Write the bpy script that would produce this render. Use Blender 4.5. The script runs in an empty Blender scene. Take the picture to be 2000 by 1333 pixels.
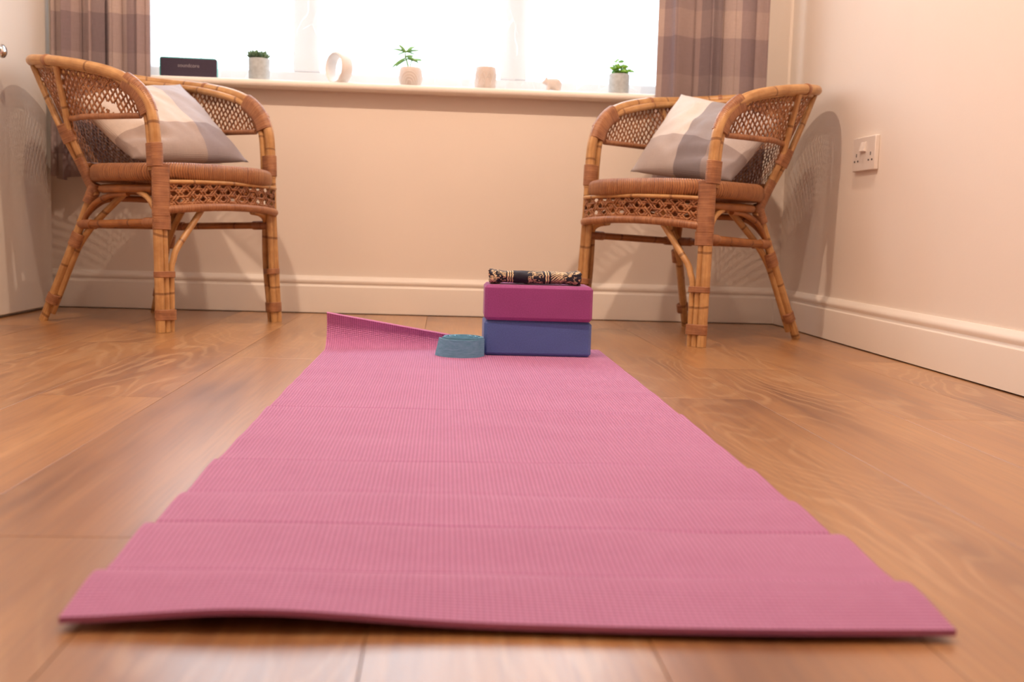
import bpy, bmesh, math, random
import numpy as np
from mathutils import Vector, Matrix, noise

random.seed(7)
SC = bpy.context.scene
COL = SC.collection
PI = math.pi

# ------------------------------------------------------------------ camera
F_PX, VPX, VPY, ROLL, CAM_H = 2100.0, 868.0, 447.0, 0.030, 0.275
_d = np.array([VPX - 1000, VPY - 666.5, F_PX]); _d /= np.linalg.norm(_d)
_u = np.cross(_d, np.array([1, ROLL, 0])); _u /= np.linalg.norm(_u)
if _u[1] > 0: _u = -_u
_r = np.cross(_d, _u); _r /= np.linalg.norm(_r)
if _r[0] < 0: _r = -_r
_R = np.array([_r, _d, _u])
cam = bpy.data.cameras.new('camera')
cam.sensor_width = 36.0; cam.sensor_fit = 'HORIZONTAL'; cam.lens = 36.0 * F_PX / 2000.0
cam.clip_start = 0.02; cam.clip_end = 100
cam.dof.use_dof = True; cam.dof.focus_distance = 1.95; cam.dof.aperture_fstop = 5.6
cam_o = bpy.data.objects.new('camera', cam); COL.objects.link(cam_o)
_m = Matrix.Identity(4)
for i in range(3):
    _m[i][0] = _R[i, 0]; _m[i][1] = -_R[i, 1]; _m[i][2] = -_R[i, 2]
_m[2][3] = CAM_H
cam_o.matrix_world = _m
SC.camera = cam_o

# ------------------------------------------------------------------ light, exposure
SC.view_settings.view_transform = 'Standard'; SC.view_settings.look = 'None'
SC.view_settings.gamma = 1.0; SC.view_settings.use_curve_mapping = False
SC.view_settings.exposure = -0.33
world = bpy.data.worlds.new('overcast_sky'); SC.world = world; world.use_nodes = True
world.node_tree.nodes['Background'].inputs[0].default_value = (0.82, 0.90, 1.0, 1)
world.node_tree.nodes['Background'].inputs[1].default_value = 7.6

def lamp(x, y, z, w, col, rad=0.028):
    l = bpy.data.lights.new('ceiling_downlight', 'SPOT'); l.energy = w; l.color = col; l.shadow_soft_size = rad
    l.spot_size = math.radians(152); l.spot_blend = 0.35
    o = bpy.data.objects.new('ceiling_downlight', l); o.location = (x, y, z); COL.objects.link(o)
WARM = (1.0, 0.725, 0.525)
for lx in (-0.58, 0.62):
    lamp(lx, 1.72, 2.31, 112, WARM)
pl = bpy.data.lights.new('window_portal', 'AREA'); pl.shape = 'RECTANGLE'; pl.size = 1.9; pl.size_y = 1.4
pl.cycles.is_portal = True
po = bpy.data.objects.new('window_portal', pl); po.location = (-0.12, 3.74, 1.36); po.rotation_euler = (-PI / 2, 0, 0)
COL.objects.link(po)

# ------------------------------------------------------------------ helpers
def link(o, parent=None):
    COL.objects.link(o)
    if parent is not None: o.parent = parent
    return o
def tag(o, label=None, cat=None, group=None, kind=None):
    if label: o['label'] = label
    if cat: o['category'] = cat
    if group: o['group'] = group
    if kind: o['kind'] = kind
    return o
def empty(name, loc=(0, 0, 0), rz=0.0):
    o = bpy.data.objects.new(name, None); o.location = loc; o.rotation_euler = (0, 0, rz); o.empty_display_size = 0.05
    return link(o)

class MB:
    """collects vertices, faces and uvs; build() links ONE mesh object"""
    def __init__(s): s.v = []; s.f = []; s.uv = []
    def add(s, v, f, uv=None):
        b = len(s.v); s.v += [tuple(p) for p in v]
        for k, q in enumerate(f):
            s.f.append(tuple(i + b for i in q))
            s.uv.append(uv[k] if uv else [(0, 0)] * len(q))
        return s
    def box(s, x0, x1, y0, y1, z0, z1):
        v = [(x, y, z) for z in (z0, z1) for y in (y0, y1) for x in (x0, x1)]
        return s.add(v, [(0, 2, 3, 1), (4, 5, 7, 6), (0, 1, 5, 4), (2, 6, 7, 3), (0, 4, 6, 2), (1, 3, 7, 5)])
    def grid(s, rows, closed_u=False, closed_v=False, uvs=None):
        nr, nc = len(rows), len(rows[0]); v = [p for r in rows for p in r]; f = []; uv = []
        for i in range(nr if closed_v else nr - 1):
            for j in range(nc if closed_u else nc - 1):
                i2, j2 = (i + 1) % nr, (j + 1) % nc
                f.append((i * nc + j, i * nc + j2, i2 * nc + j2, i2 * nc + j))
                if uvs: uv.append([uvs(i, j), uvs(i, j + 1), uvs(i + 1, j + 1), uvs(i + 1, j)])
        return s.add(v, f, uv if uvs else None)
    def mesh(s, name, smooth=True):
        m = bpy.data.meshes.new(name); m.from_pydata(s.v, [], s.f)
        l = m.uv_layers.new(name='UVMap'); k = 0
        flat = [c for q in s.uv for p in q for c in p]
        l.data.foreach_set('uv', flat)
        m.polygons.foreach_set('use_smooth', [smooth] * len(m.polygons))
        bm = bmesh.new(); bm.from_mesh(m); bmesh.ops.recalc_face_normals(bm, faces=bm.faces); bm.to_mesh(m); bm.free()
        m.update(); return m
    def build(s, name, mat, parent=None, smooth=True, bevel=0, seg=2):
        m = s.mesh(name, smooth); m.materials.append(mat)
        o = bpy.data.objects.new(name, m)
        if bevel:
            md = o.modifiers.new('bevel', 'BEVEL'); md.width = bevel; md.segments = seg; md.limit_method = 'ANGLE'
            if smooth: sharp(m, 35)
        return link(o, parent)
def sharp(m, deg):
    m.set_sharp_from_angle(angle=math.radians(deg))

def cat_rom(pts, n=8):
    P = [Vector(p) for p in pts]; P = [2 * P[0] - P[1]] + P + [2 * P[-1] - P[-2]]; out = []
    for i in range(1, len(P) - 2):
        for k in range(n):
            t = k / n; a, b, c, d = P[i - 1], P[i], P[i + 1], P[i + 2]
            out.append(0.5 * ((2 * b) + (c - a) * t + (2 * a - 5 * b + 4 * c - d) * t * t + (3 * b - a - 3 * c + d) * t ** 3))
    out.append(P[-2]); return out
def frames(P, up=None):
    T = []
    for i in range(len(P)):
        a, b = P[max(i - 1, 0)], P[min(i + 1, len(P) - 1)]; T.append((b - a).normalized())
    ref = Vector(up) if up else (Vector((0, 0, 1)) if abs(T[0].z) < 0.8 else Vector((1, 0, 0)))
    N = [(ref - T[0] * ref.dot(T[0])).normalized()]
    for i in range(1, len(P)):
        n = N[-1] - T[i] * N[-1].dot(T[i]); N.append(n.normalized())
    return T, N
def tube(mb, P, r, n=10, caps=True, section=None, up=None, v0=0.0):
    P = [Vector(p) for p in P]; T, N = frames(P, up); L = [v0]
    for i in range(1, len(P)): L.append(L[-1] + (P[i] - P[i - 1]).length)
    rows = []
    for i, p in enumerate(P):
        B = T[i].cross(N[i]); rr = r[i] if hasattr(r, '__len__') else r
        if section: rows.append([p + N[i] * (sx * rr) + B * (sy * rr) for sx, sy in section])
        else: rows.append([p + N[i] * (rr * math.cos(2 * PI * k / n)) + B * (rr * math.sin(2 * PI * k / n)) for k in range(n)])
    n = len(rows[0])
    mb.grid(rows, closed_u=True, uvs=lambda i, j: (j / n, L[i]))
    if caps:
        mb.add(rows[0], [tuple(range(n))], [[(0.5, L[0])] * n]); mb.add(rows[-1], [tuple(range(n))], [[(0.5, L[-1])] * n])
    return L[-1]
def lathe(mb, prof, n=32, c=(0, 0, 0)):
    rows = [[(c[0] + r * math.cos(2 * PI * k / n), c[1] + r * math.sin(2 * PI * k / n), c[2] + z) for k in range(n)] for r, z in prof]
    mb.grid(rows, closed_u=True, uvs=lambda i, j: (j / n, i / len(prof)))
    return mb

# ------------------------------------------------------------------ materials
class N:
    def __init__(s, name):
        s.m = bpy.data.materials.new(name); s.m.use_nodes = True; s.t = s.m.node_tree
        s.b = s.t.nodes['Principled BSDF']; s.out = s.t.nodes['Material Output']
    def n(s, kind, **kw):
        nd = s.t.nodes.new('ShaderNode' + kind)
        for k, v in kw.items():
            if k in nd.inputs: 
                s.set(nd.inputs[k], v)
            else: setattr(nd, k, v)
        return nd
    def set(s, inp, v):
        if isinstance(v, bpy.types.NodeSocket): s.t.links.new(v, inp)
        else: inp.default_value = v
    def math(s, op, a, b=None, c=None):
        nd = s.t.nodes.new('ShaderNodeMath'); nd.operation = op
        for i, v in enumerate((a, b, c)):
            if v is not None: s.set(nd.inputs[i], v)
        return nd.outputs[0]
    def ramp(s, fac, stops, interp='LINEAR'):
        nd = s.t.nodes.new('ShaderNodeValToRGB'); nd.color_ramp.interpolation = interp
        e = nd.color_ramp.elements
        while len(e) < len(stops): e.new(0.5)
        for k, (p, c) in enumerate(stops):
            e[k].position = p; e[k].color = (*c, 1) if len(c) == 3 else c
        s.set(nd.inputs[0], fac); return nd.outputs[0]
    def mix(s, fac, a, b, mode='MIX'):
        nd = s.t.nodes.new('ShaderNodeMix'); nd.data_type = 'RGBA'; nd.blend_type = mode
        s.set(nd.inputs[0], fac)
        for inp, v in ((nd.inputs[6], a), (nd.inputs[7], b)):
            s.set(inp, (*v, 1) if isinstance(v, tuple) and len(v) == 3 else v)
        return nd.outputs[2]
    def coord(s, which='Object'): return s.n('TexCoord').outputs[which]
    def mapping(s, vec, scale=(1, 1, 1), loc=(0, 0, 0), rot=(0, 0, 0)):
        nd = s.n('Mapping'); s.set(nd.inputs[0], vec); nd.inputs['Scale'].default_value = scale
        nd.inputs['Location'].default_value = loc; nd.inputs['Rotation'].default_value = rot; return nd.outputs[0]
    def noise(s, vec, scale, detail=2, rough=0.5, dist=0.0, out=0):
        nd = s.n('TexNoise'); s.set(nd.inputs['Vector'], vec); nd.inputs['Scale'].default_value = scale
        nd.inputs['Detail'].default_value = detail; nd.inputs['Roughness'].default_value = rough; nd.inputs['Distortion'].default_value = dist
        return nd.outputs[out]
    def sep(s, vec): nd = s.n('SeparateXYZ'); s.set(nd.inputs[0], vec); return nd.outputs
    def comb(s, x=0.0, y=0.0, z=0.0):
        nd = s.n('CombineXYZ')
        for i, v in enumerate((x, y, z)): s.set(nd.inputs[i], v)
        return nd.outputs[0]
    def bump(s, h, strength=0.3, dist=0.002):
        nd = s.n('Bump'); s.set(nd.inputs['Height'], h); nd.inputs['Strength'].default_value = strength; nd.inputs['Distance'].default_value = dist
        s.t.links.new(nd.outputs[0], s.b.inputs['Normal'])
    def fin(s, col=None, rough=None, **kw):
        if col is not None: s.set(s.b.inputs['Base Color'], (*col, 1) if isinstance(col, tuple) and len(col) == 3 else col)
        if rough is not None: s.set(s.b.inputs['Roughness'], rough)
        for k, v in kw.items(): s.set(s.b.inputs[k.replace('_', ' ')], v)
        return s.m

def simple(name, col, rough=0.6, var=0.08, scale=20, bump=0.0, bscale=200, **kw):
    m = N(name); c = m.coord(); f = m.noise(c, scale, 3)
    lo = tuple(x * (1 - var) for x in col); hi = tuple(min(1, x * (1 + var)) for x in col)
    colr = m.ramp(f, [(0.3, lo), (0.7, hi)])
    if bump: m.bump(m.noise(c, bscale, 2), bump, 0.001)
    return m.fin(colr, rough, **kw)

M = {}
M['wall'] = simple('painted_plaster', (0.82, 0.74, 0.67), 0.85, 0.015, 3, 0.12, 160)
M['trim'] = simple('trim_gloss_paint', (0.84, 0.78, 0.72), 0.38, 0.01, 5)
M['door'] = simple('door_satin_paint', (0.80, 0.76, 0.71), 0.42, 0.01, 5)
M['ceil'] = simple('ceiling_paint', (0.74, 0.71, 0.68), 0.9, 0.01, 5)
M['far_wall'] = simple('bounce_absorbing_paint', (0.33, 0.27, 0.23), 0.9, 0.02, 5)  # dark tone made up for the unseen end wall, to soak up bounced light
M['upvc'] = simple('window_plastic', (0.62, 0.64, 0.68), 0.35, 0.01, 5)
M['white_plastic'] = simple('socket_plastic', (0.80, 0.73, 0.68), 0.3, 0.01, 5)
M['dark'] = simple('dark_void', (0.02, 0.015, 0.012), 0.8, 0.1, 30)
M['chrome'] = simple('chrome', (0.75, 0.74, 0.74), 0.16, 0.02, 10, Metallic=1.0)
M['ceramic_white'] = simple('white_ceramic', (0.74, 0.71, 0.69), 0.45, 0.04, 40)
M['ceramic_pink'] = simple('blush_ceramic', (0.66, 0.60, 0.57), 0.6, 0.05, 60)
M['pot_grey'] = simple('pale_grey_concrete', (0.46, 0.51, 0.54), 0.8, 0.12, 90, 0.3, 300)
M['soil'] = simple('potting_soil', (0.05, 0.035, 0.025), 0.95, 0.3, 200, 0.6, 250)

# oak laminate
m = N('oak_laminate')
oc = m.coord('Object'); inf = m.n('ObjectInfo').outputs['Random']
off = m.comb(m.math('MULTIPLY', inf, 37.0), m.math('MULTIPLY', inf, 91.0), m.math('MULTIPLY', inf, 13.0))
va = m.n('VectorMath', operation='ADD'); m.set(va.inputs[0], oc); m.set(va.inputs[1], off); p = va.outputs[0]
big = m.noise(m.mapping(p, (5.5, 1.15, 1)), 1.0, 1.5, 0.45, 0.35)
wob = m.noise(m.mapping(p, (22, 9, 1)), 1.0, 2)
ringv = m.math('SINE', m.math('ADD', m.math('MULTIPLY', big, 150.0), m.math('MULTIPLY', wob, 6.0)))
mask = m.ramp(m.noise(m.mapping(p, (4, 1.0, 1), (3, 7, 0)), 1.0, 2), [(0.42, (0, 0, 0)), (0.62, (1, 1, 1))])
fib = m.noise(m.mapping(p, (230, 6, 1)), 1.0, 4, 0.6)
fib2 = m.noise(m.mapping(p, (60, 2.2, 1)), 1.0, 3, 0.6)
tone = m.noise(m.mapping(p, (7, 1.2, 1), (1, 2, 0)), 1.0, 3, 0.55)
base = m.ramp(m.math('ADD', m.math('MULTIPLY', tone, 0.75), m.math('MULTIPLY', fib2, 0.25)),
              [(0.34, (0.20, 0.080, 0.030)), (0.48, (0.37, 0.170, 0.058)), (0.66, (0.50, 0.255, 0.092))])
rl = m.math('MULTIPLY', m.math('MULTIPLY', m.ramp(ringv, [(0.35, (0, 0, 0)), (0.95, (1, 1, 1))]), mask), 0.5)
c1 = m.mix(rl, base, (0.60, 0.37, 0.19))
c2 = m.mix(m.math('MULTIPLY', m.ramp(fib, [(0.35, (1, 1, 1)), (0.55, (0, 0, 0))]), 0.42), c1, (0.23, 0.105, 0.045))
plank_t = m.ramp(inf, [(0.0, (0.90, 0.89, 0.88)), (1.0, (1.08, 1.06, 1.03))])
c3 = m.mix(1.0, c2, plank_t, 'MULTIPLY')
m.bump(m.math('ADD', m.math('MULTIPLY', fib, 0.6), m.math('MULTIPLY', rl, 0.8)), 0.12, 0.0006)
M['oak'] = m.fin(c3, m.math('ADD', 0.30, m.math('MULTIPLY', fib2, 0.12)), Coat_Weight=0.7, Coat_Roughness=0.30, Coat_IOR=1.6)

# rattan: bare cane with nodes (uv.y = metres along the cane)
def cane_mat(name, lo, hi, node_c, pitch=0.14):
    m = N(name); uv = m.sep(m.coord('UV')); oc = m.coord('Object')
    st = m.noise(m.comb(m.math('MULTIPLY', uv[0], 14.0), m.math('MULTIPLY', uv[1], 9.0), m.sep(oc)[0]), 1.0, 4, 0.6)
    bl = m.noise(oc, 26, 3, 0.6)
    c = m.ramp(m.math('ADD', m.math('MULTIPLY', st, 0.5), m.math('MULTIPLY', bl, 0.5)), [(0.32, lo), (0.62, hi)])
    w = m.math('ADD', m.math('DIVIDE', uv[1], pitch), m.math('MULTIPLY', m.noise(oc, 5, 1), 0.6))
    fr = m.math('FRACT', w); band = m.math('LESS_THAN', fr, 0.045)
    c = m.mix(m.math('MULTIPLY', band, 0.65), c, node_c)
    m.bump(m.math('SUBTRACT', st, band), 0.25, 0.001)
    return m.fin(c, 0.36)
M['cane'] = cane_mat('bare_rattan_cane', (0.36, 0.165, 0.055), (0.62, 0.36, 0.15), (0.15, 0.05, 0.018))
M['cane_dark'] = cane_mat('dark_rattan_cane', (0.22, 0.075, 0.025), (0.42, 0.17, 0.05), (0.1, 0.03, 0.01))
# rattan peel wrapped round a core (uv.y metres along)
m = N('rattan_peel_binding'); uv = m.sep(m.coord('UV')); oc = m.coord('Object')
per = m.noise(m.comb(m.math('MULTIPLY', uv[0], 1.5), m.math('MULTIPLY', uv[1], 330.0), 0.0), 1.0, 1)
bl = m.noise(oc, 30, 3, 0.6)
c = m.ramp(m.math('ADD', m.math('MULTIPLY', per, 0.55), m.math('MULTIPLY', bl, 0.45)), [(0.3, (0.18, 0.07, 0.035)), (0.5, (0.34, 0.145, 0.065)), (0.72, (0.50, 0.25, 0.115))])
M['bind'] = m.fin(c, 0.42)
# wrapped rim: stripes across the rim, skewed like herringbone
m = N('rattan_wrapped_rim'); uv = m.sep(m.coord('UV')); oc = m.coord('Object')
sk = m.math('ADD', uv[1], m.math('MULTIPLY', m.math('ABSOLUTE', m.math('SUBTRACT', uv[0], 0.5)), 0.03))
st = m.math('SINE', m.math('MULTIPLY', sk, 2 * PI / 0.0062))
per = m.noise(m.comb(0.0, m.math('MULTIPLY', sk, 160.0), 0.0), 1.0, 1)
bl = m.noise(oc, 28, 3, 0.6)
c = m.ramp(m.math('ADD', m.math('MULTIPLY', per, 0.5), m.math('MULTIPLY', bl, 0.5)), [(0.3, (0.22, 0.078, 0.03)), (0.5, (0.40, 0.16, 0.055)), (0.7, (0.55, 0.26, 0.10))])
c = m.mix(m.math('MULTIPLY', m.ramp(st, [(0.0, (1, 1, 1)), (0.45, (0, 0, 0))]), 0.45), c, (0.10, 0.035, 0.014))
m.bump(st, 0.5, 0.0012)
M['rim'] = m.fin(c, 0.42)
m = N('woven_cane_strand'); oc = m.coord('Object'); uv = m.sep(m.coord('UV'))
bl = m.math('ADD', m.math('MULTIPLY', m.noise(oc, 60, 3, 0.6), 0.55), m.math('MULTIPLY', m.noise(oc, 9, 2), 0.45))
M['strand'] = m.fin(m.ramp(bl, [(0.33, (0.18, 0.06, 0.025)), (0.5, (0.33, 0.13, 0.048)), (0.68, (0.47, 0.22, 0.09))]), 0.45)
m = N('woven_seat'); oc = m.coord('Object'); so = m.sep(oc)
ck = m.math('MULTIPLY', m.math('SINE', m.math('MULTIPLY', so[0], 2 * PI / 0.012)), m.math('SINE', m.math('MULTIPLY', so[1], 2 * PI / 0.012)))
m.bump(ck, 0.6, 0.002)
M['seat'] = m.fin(m.ramp(ck, [(0.2, (0.16, 0.06, 0.025)), (0.8, (0.40, 0.18, 0.07))]), 0.5)

# cloth
def weave(m, vec, sc, strength=0.25):
    s = m.sep(vec)
    w = m.math('ADD', m.math('SINE', m.math('MULTIPLY', s[0], sc)), m.math('SINE', m.math('MULTIPLY', s[1], sc)))
    m.bump(m.math('ADD', w, m.math('MULTIPLY', m.noise(vec, sc * 0.02, 3), 1.5)), strength, 0.0008)
def plaid(name, ustops, vstops, sc):
    m = N(name); uvv = m.coord('UV'); uv = m.sep(uvv)
    a = m.ramp(uv[0], ustops, 'CONSTANT'); b = m.ramp(uv[1], vstops, 'CONSTANT')
    c = m.mix(1.0, a, b, 'MULTIPLY')
    f = m.noise(m.mapping(uvv, (400, 12, 1)), 1.0, 3, 0.7); g = m.noise(m.mapping(uvv, (12, 400, 1)), 1.0, 3, 0.7)
    v = m.ramp(m.math('ADD', m.math('MULTIPLY', f, 0.5), m.math('MULTIPLY', g, 0.5)), [(0.35, (0.86, 0.86, 0.86)), (0.65, (1.08, 1.08, 1.08))])
    c = m.mix(1.0, c, v, 'MULTIPLY'); weave(m, uvv, sc)
    return m.fin(c, 0.9, Sheen_Weight=0.15)
CR, BG, GR = (0.66, 0.57, 0.52), (0.60, 0.50, 0.44), (0.36, 0.33, 0.36)
one, dim = (1, 1, 1), (0.66, 0.62, 0.63)
M['plaidL'] = plaid('cushion_check_fabric', [(0.0, BG), (0.22, CR), (0.64, (0.47, 0.44, 0.48))], [(0.0, dim), (0.30, one)], 900)
M['plaidR'] = plaid('cushion_check_fabric_b', [(0.0, (0.50, 0.44, 0.43)), (0.30, (0.34, 0.31, 0.33)), (0.56, (0.70, 0.64, 0.61))], [(0.0, dim), (0.33, one)], 900)
m = N('curtain_check_fabric'); uvv = m.coord('UV'); uv = m.sep(uvv)
fu = m.math('FRACT', m.math('DIVIDE', uv[0], 0.36)); fv = m.math('FRACT', m.math('DIVIDE', m.math('ADD', uv[1], 0.022), 0.30))
a = m.ramp(fu, [(0.0, (0.40, 0.31, 0.30)), (0.30, (0.27, 0.215, 0.225)), (0.56, (0.47, 0.38, 0.36)), (0.84, (0.31, 0.24, 0.25))], 'CONSTANT')
b = m.ramp(fv, [(0.0, (1.0, 0.97, 0.94)), (0.27, (0.86, 0.84, 0.85)), (0.62, (0.74, 0.71, 0.74))], 'CONSTANT')
c = m.mix(1.0, a, b, 'MULTIPLY')
f = m.noise(m.mapping(uvv, (900, 30, 1)), 1.0, 3, 0.7); g = m.noise(m.mapping(uvv, (30, 900, 1)), 1.0, 3, 0.7)
c = m.mix(1.0, c, m.ramp(m.math('MULTIPLY', m.math('ADD', f, g), 0.5), [(0.35, (0.85, 0.85, 0.85)), (0.65, (1.1, 1.1, 1.1))]), 'MULTIPLY')
weave(m, uvv, 3500, 0.2)
M['curtain'] = m.fin(c, 0.95)

# sheer net with a faint twig embroidery
m = N('sheer_net'); oc = m.coord('Object'); s = m.sep(oc)
vec = m.comb(s[0], s[2], 0.0)
dv = m.n('VectorMath', operation='ADD'); m.set(dv.inputs[0], vec)
nz = m.n('TexNoise'); m.set(nz.inputs['Vector'], vec); nz.inputs['Scale'].default_value = 7
sc_ = m.n('VectorMath', operation='SCALE'); m.set(sc_.inputs[0], nz.outputs[1]); sc_.inputs['Scale'].default_value = 0.10
m.set(dv.inputs[1], sc_.outputs[0])
vo = m.n('TexVoronoi', feature='DISTANCE_TO_EDGE'); m.set(vo.inputs['Vector'], m.mapping(dv.outputs[0], (9, 3.2, 1))); vo.inputs['Scale'].default_value = 1.0
twig = m.math('MULTIPLY', m.math('LESS_THAN', vo.outputs['Distance'], 0.008), m.math('GREATER_THAN', m.noise(vec, 6, 2), 0.5))
vo2 = m.n('TexVoronoi', feature='DISTANCE_TO_EDGE'); m.set(vo2.inputs['Vector'], m.mapping(dv.outputs[0], (26, 11, 1), (4, 2, 0))); vo2.inputs['Scale'].default_value = 1.0
twig2 = m.math('MULTIPLY', m.math('LESS_THAN', vo2.outputs['Distance'], 0.014), m.math('GREATER_THAN', m.noise(m.mapping(vec, (1, 1, 1), (5, 5, 0)), 5, 2), 0.52))
tw = m.math('MAXIMUM', twig, twig2)
tr = m.n('BsdfTransparent'); tl = m.n('BsdfTranslucent'); df = m.n('BsdfDiffuse')
tl.inputs[0].default_value = (0.93, 0.94, 0.95, 1); df.inputs[0].default_value = (0.9, 0.9, 0.9, 1)
mx = m.n('MixShader'); mx.inputs[0].default_value = 0.35
m.t.links.new(tl.outputs[0], mx.inputs[1]); m.t.links.new(df.outputs[0], mx.inputs[2])
m2 = m.n('MixShader'); m.set(m2.inputs[0], m.math('ADD', 0.23, m.math('MULTIPLY', tw, 0.30)))
m.t.links.new(tr.outputs[0], m2.inputs[1]); m.t.links.new(mx.outputs[0], m2.inputs[2]); m.t.links.new(m2.outputs[0], m.out.inputs[0])
M['net'] = m.m
m = N('window_glass'); tr = m.n('BsdfTransparent'); gl = m.n('BsdfGlossy'); gl.inputs['Roughness'].default_value = 0.02
tr.inputs[0].default_value = (0.95, 0.97, 0.97, 1)
mx = m.n('MixShader'); mx.inputs[0].default_value = 0.06
m.t.links.new(tr.outputs[0], mx.inputs[1]); m.t.links.new(gl.outputs[0], mx.inputs[2]); m.t.links.new(mx.outputs[0], m.out.inputs[0])
M['glass'] = m.m

# yoga gear
m = N('yoga_mat_foam'); uvv = m.coord('UV'); uv = m.sep(uvv)
k = 2 * PI / 0.0046
gx = m.math('SINE', m.math('MULTIPLY', uv[0], k)); gy = m.math('SINE', m.math('MULTIPLY', uv[1], k))
g = m.math('ADD', gx, m.math('MULTIPLY', gy, 0.8))
bl = m.noise(m.mapping(uvv, (4, 9, 1)), 1.0, 4, 0.6); bl2 = m.noise(uvv, 60, 3, 0.7)
base = m.ramp(m.math('ADD', m.math('MULTIPLY', bl, 0.6), m.math('MULTIPLY', bl2, 0.4)), [(0.3, (0.60, 0.205, 0.47)), (0.7, (0.72, 0.295, 0.60))])
c = m.mix(m.math('MULTIPLY', m.ramp(m.math('MULTIPLY_ADD', g, 0.27, 0.5), [(0.25, (1, 1, 1)), (0.72, (0, 0, 0))]), 0.62), base, (0.31, 0.06, 0.20))
m.bump(g, 0.55, 0.0011)
M['mat'] = m.fin(c, 0.62, Sheen_Weight=0.5, Sheen_Roughness=0.4, Sheen_Tint=(1, 0.75, 0.9, 1))
def foam(name, col):
    m = N(name); c = m.coord(); sp = m.noise(c, 420, 2, 0.6); v = m.noise(c, 14, 2)
    colr = m.ramp(m.math('ADD', m.math('MULTIPLY', sp, 0.7), m.math('MULTIPLY', v, 0.3)), [(0.35, tuple(x * 0.86 for x in col)), (0.65, tuple(x * 1.12 for x in col))])
    m.bump(sp, 0.2, 0.0008); return m.fin(colr, 0.75, Sheen_Weight=0.2)
M['foam_pink'] = foam('magenta_foam', (0.33, 0.062, 0.26))
M['foam_blue'] = foam('blue_foam', (0.085, 0.15, 0.44))
m = N('strap_cotton_webbing'); uvv = m.coord('UV'); uv = m.sep(uvv)
w = m.math('MULTIPLY', m.math('SINE', m.math('MULTIPLY', uv[0], 2 * PI / 0.0016)), m.math('SINE', m.math('MULTIPLY', uv[1], 2 * PI / 0.0016)))
m.bump(w, 0.5, 0.0006)
M['strap'] = m.fin(m.ramp(m.noise(m.mapping(uvv, (60, 300, 1)), 1.0, 3, 0.7), [(0.3, (0.11, 0.34, 0.52)), (0.7, (0.23, 0.50, 0.72))]), 0.9)
# batik cloth: navy with cream bands and leaf motifs; uv.x along the roll 0..1
m = N('batik_cloth'); uvv = m.coord('UV'); uv = m.sep(uvv)
nz = m.noise(m.mapping(uvv, (16, 6, 1)), 1.0, 2, 0.5, 1.6)
mot = m.ramp(nz, [(0.0, (0, 0, 0)), (0.50, (0, 0, 0)), (0.53, (1, 1, 1)), (0.60, (1, 1, 1)), (0.62, (0, 0, 0))])
U = m.math('ADD', uv[0], m.math('MULTIPLY', m.noise(m.mapping(uvv, (3, 5, 1)), 1.0, 1), 0.03))
zone = m.ramp(U, [(0.0, (1, 1, 1)), (0.19, (0, 0, 0)), (0.43, (1, 1, 1)), (0.60, (0, 0, 0)), (0.74, (1, 1, 1))], 'CONSTANT')
l1 = m.ramp(U, [(0, (0, 0, 0)), (0.205, (1, 1, 1)), (0.22, (0, 0, 0)), (0.232, (1, 1, 1)), (0.244, (0, 0, 0)), (0.256, (1, 1, 1)), (0.268, (0, 0, 0)),
                (0.625, (1, 1, 1)), (0.637, (0, 0, 0)), (0.65, (1, 1, 1)), (0.664, (0, 0, 0))], 'CONSTANT')
dg = m.math('GREATER_THAN', m.math('SINE', m.math('MULTIPLY', m.math('ADD', m.math('MULTIPLY', uv[0], 1.4), m.math('MULTIPLY', uv[1], 0.5)), 120.0)), 0.1)
dz = m.math('MULTIPLY', dg, m.ramp(U, [(0, (0, 0, 0)), (0.685, (1, 1, 1)), (0.82, (0, 0, 0))], 'CONSTANT'))
fac = m.math('MAXIMUM', m.math('MAXIMUM', m.math('MULTIPLY', mot, zone), l1), dz)
M['batik'] = m.fin(m.mix(fac, (0.012, 0.011, 0.028), (0.72, 0.56, 0.36)), 0.85, Sheen_Weight=0.1)
M['speaker_grille'] = simple('charcoal_speaker_grille', (0.035, 0.022, 0.05), 0.55, 0.2, 300, 0.3, 900)
M['teal'] = simple('teal_rubber', (0.02, 0.36, 0.30), 0.4, 0.05, 30)
M['print'] = simple('pale_print', (0.30, 0.28, 0.33), 0.5, 0.02, 30)
def leafm(name, a, b):
    m = N(name); c = m.coord(); f = m.noise(c, 70, 2)
    m.set(m.b.inputs['Base Color'], m.ramp(f, [(0.35, a), (0.65, b)])); m.b.inputs['Roughness'].default_value = 0.45
    tl = m.n('BsdfTranslucent'); m.set(tl.inputs[0], m.ramp(f, [(0.35, b), (0.65, (min(1, b[0] * 1.4), min(1, b[1] * 1.3), b[2]))]))
    mx = m.n('MixShader'); mx.inputs[0].default_value = 0.16
    m.t.links.new(m.b.outputs[0], mx.inputs[1]); m.t.links.new(tl.outputs[0], mx.inputs[2]); m.t.links.new(mx.outputs[0], m.out.inputs[0])
    return m.m
M['succ'] = leafm('succulent_leaf', (0.07, 0.16, 0.08), (0.24, 0.40, 0.24))
M['palm'] = leafm('bright_thin_leaf', (0.13, 0.36, 0.09), (0.32, 0.60, 0.22))
M['bush'] = leafm('glossy_round_leaf', (0.10, 0.36, 0.03), (0.30, 0.62, 0.08))

# ------------------------------------------------------------------ the room
XL, XR, YB, YF, ZC = -1.205, 1.078, 3.402, -2.6, 2.36
WX0, WX1, WZ0, WZ1 = -1.02, 0.80, 0.686, 2.02     # window opening
REC = 0.21                                          # depth of the recess
def struct(o, label=None, cat=None): o['kind'] = 'structure'; return tag(o, label, cat)

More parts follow.
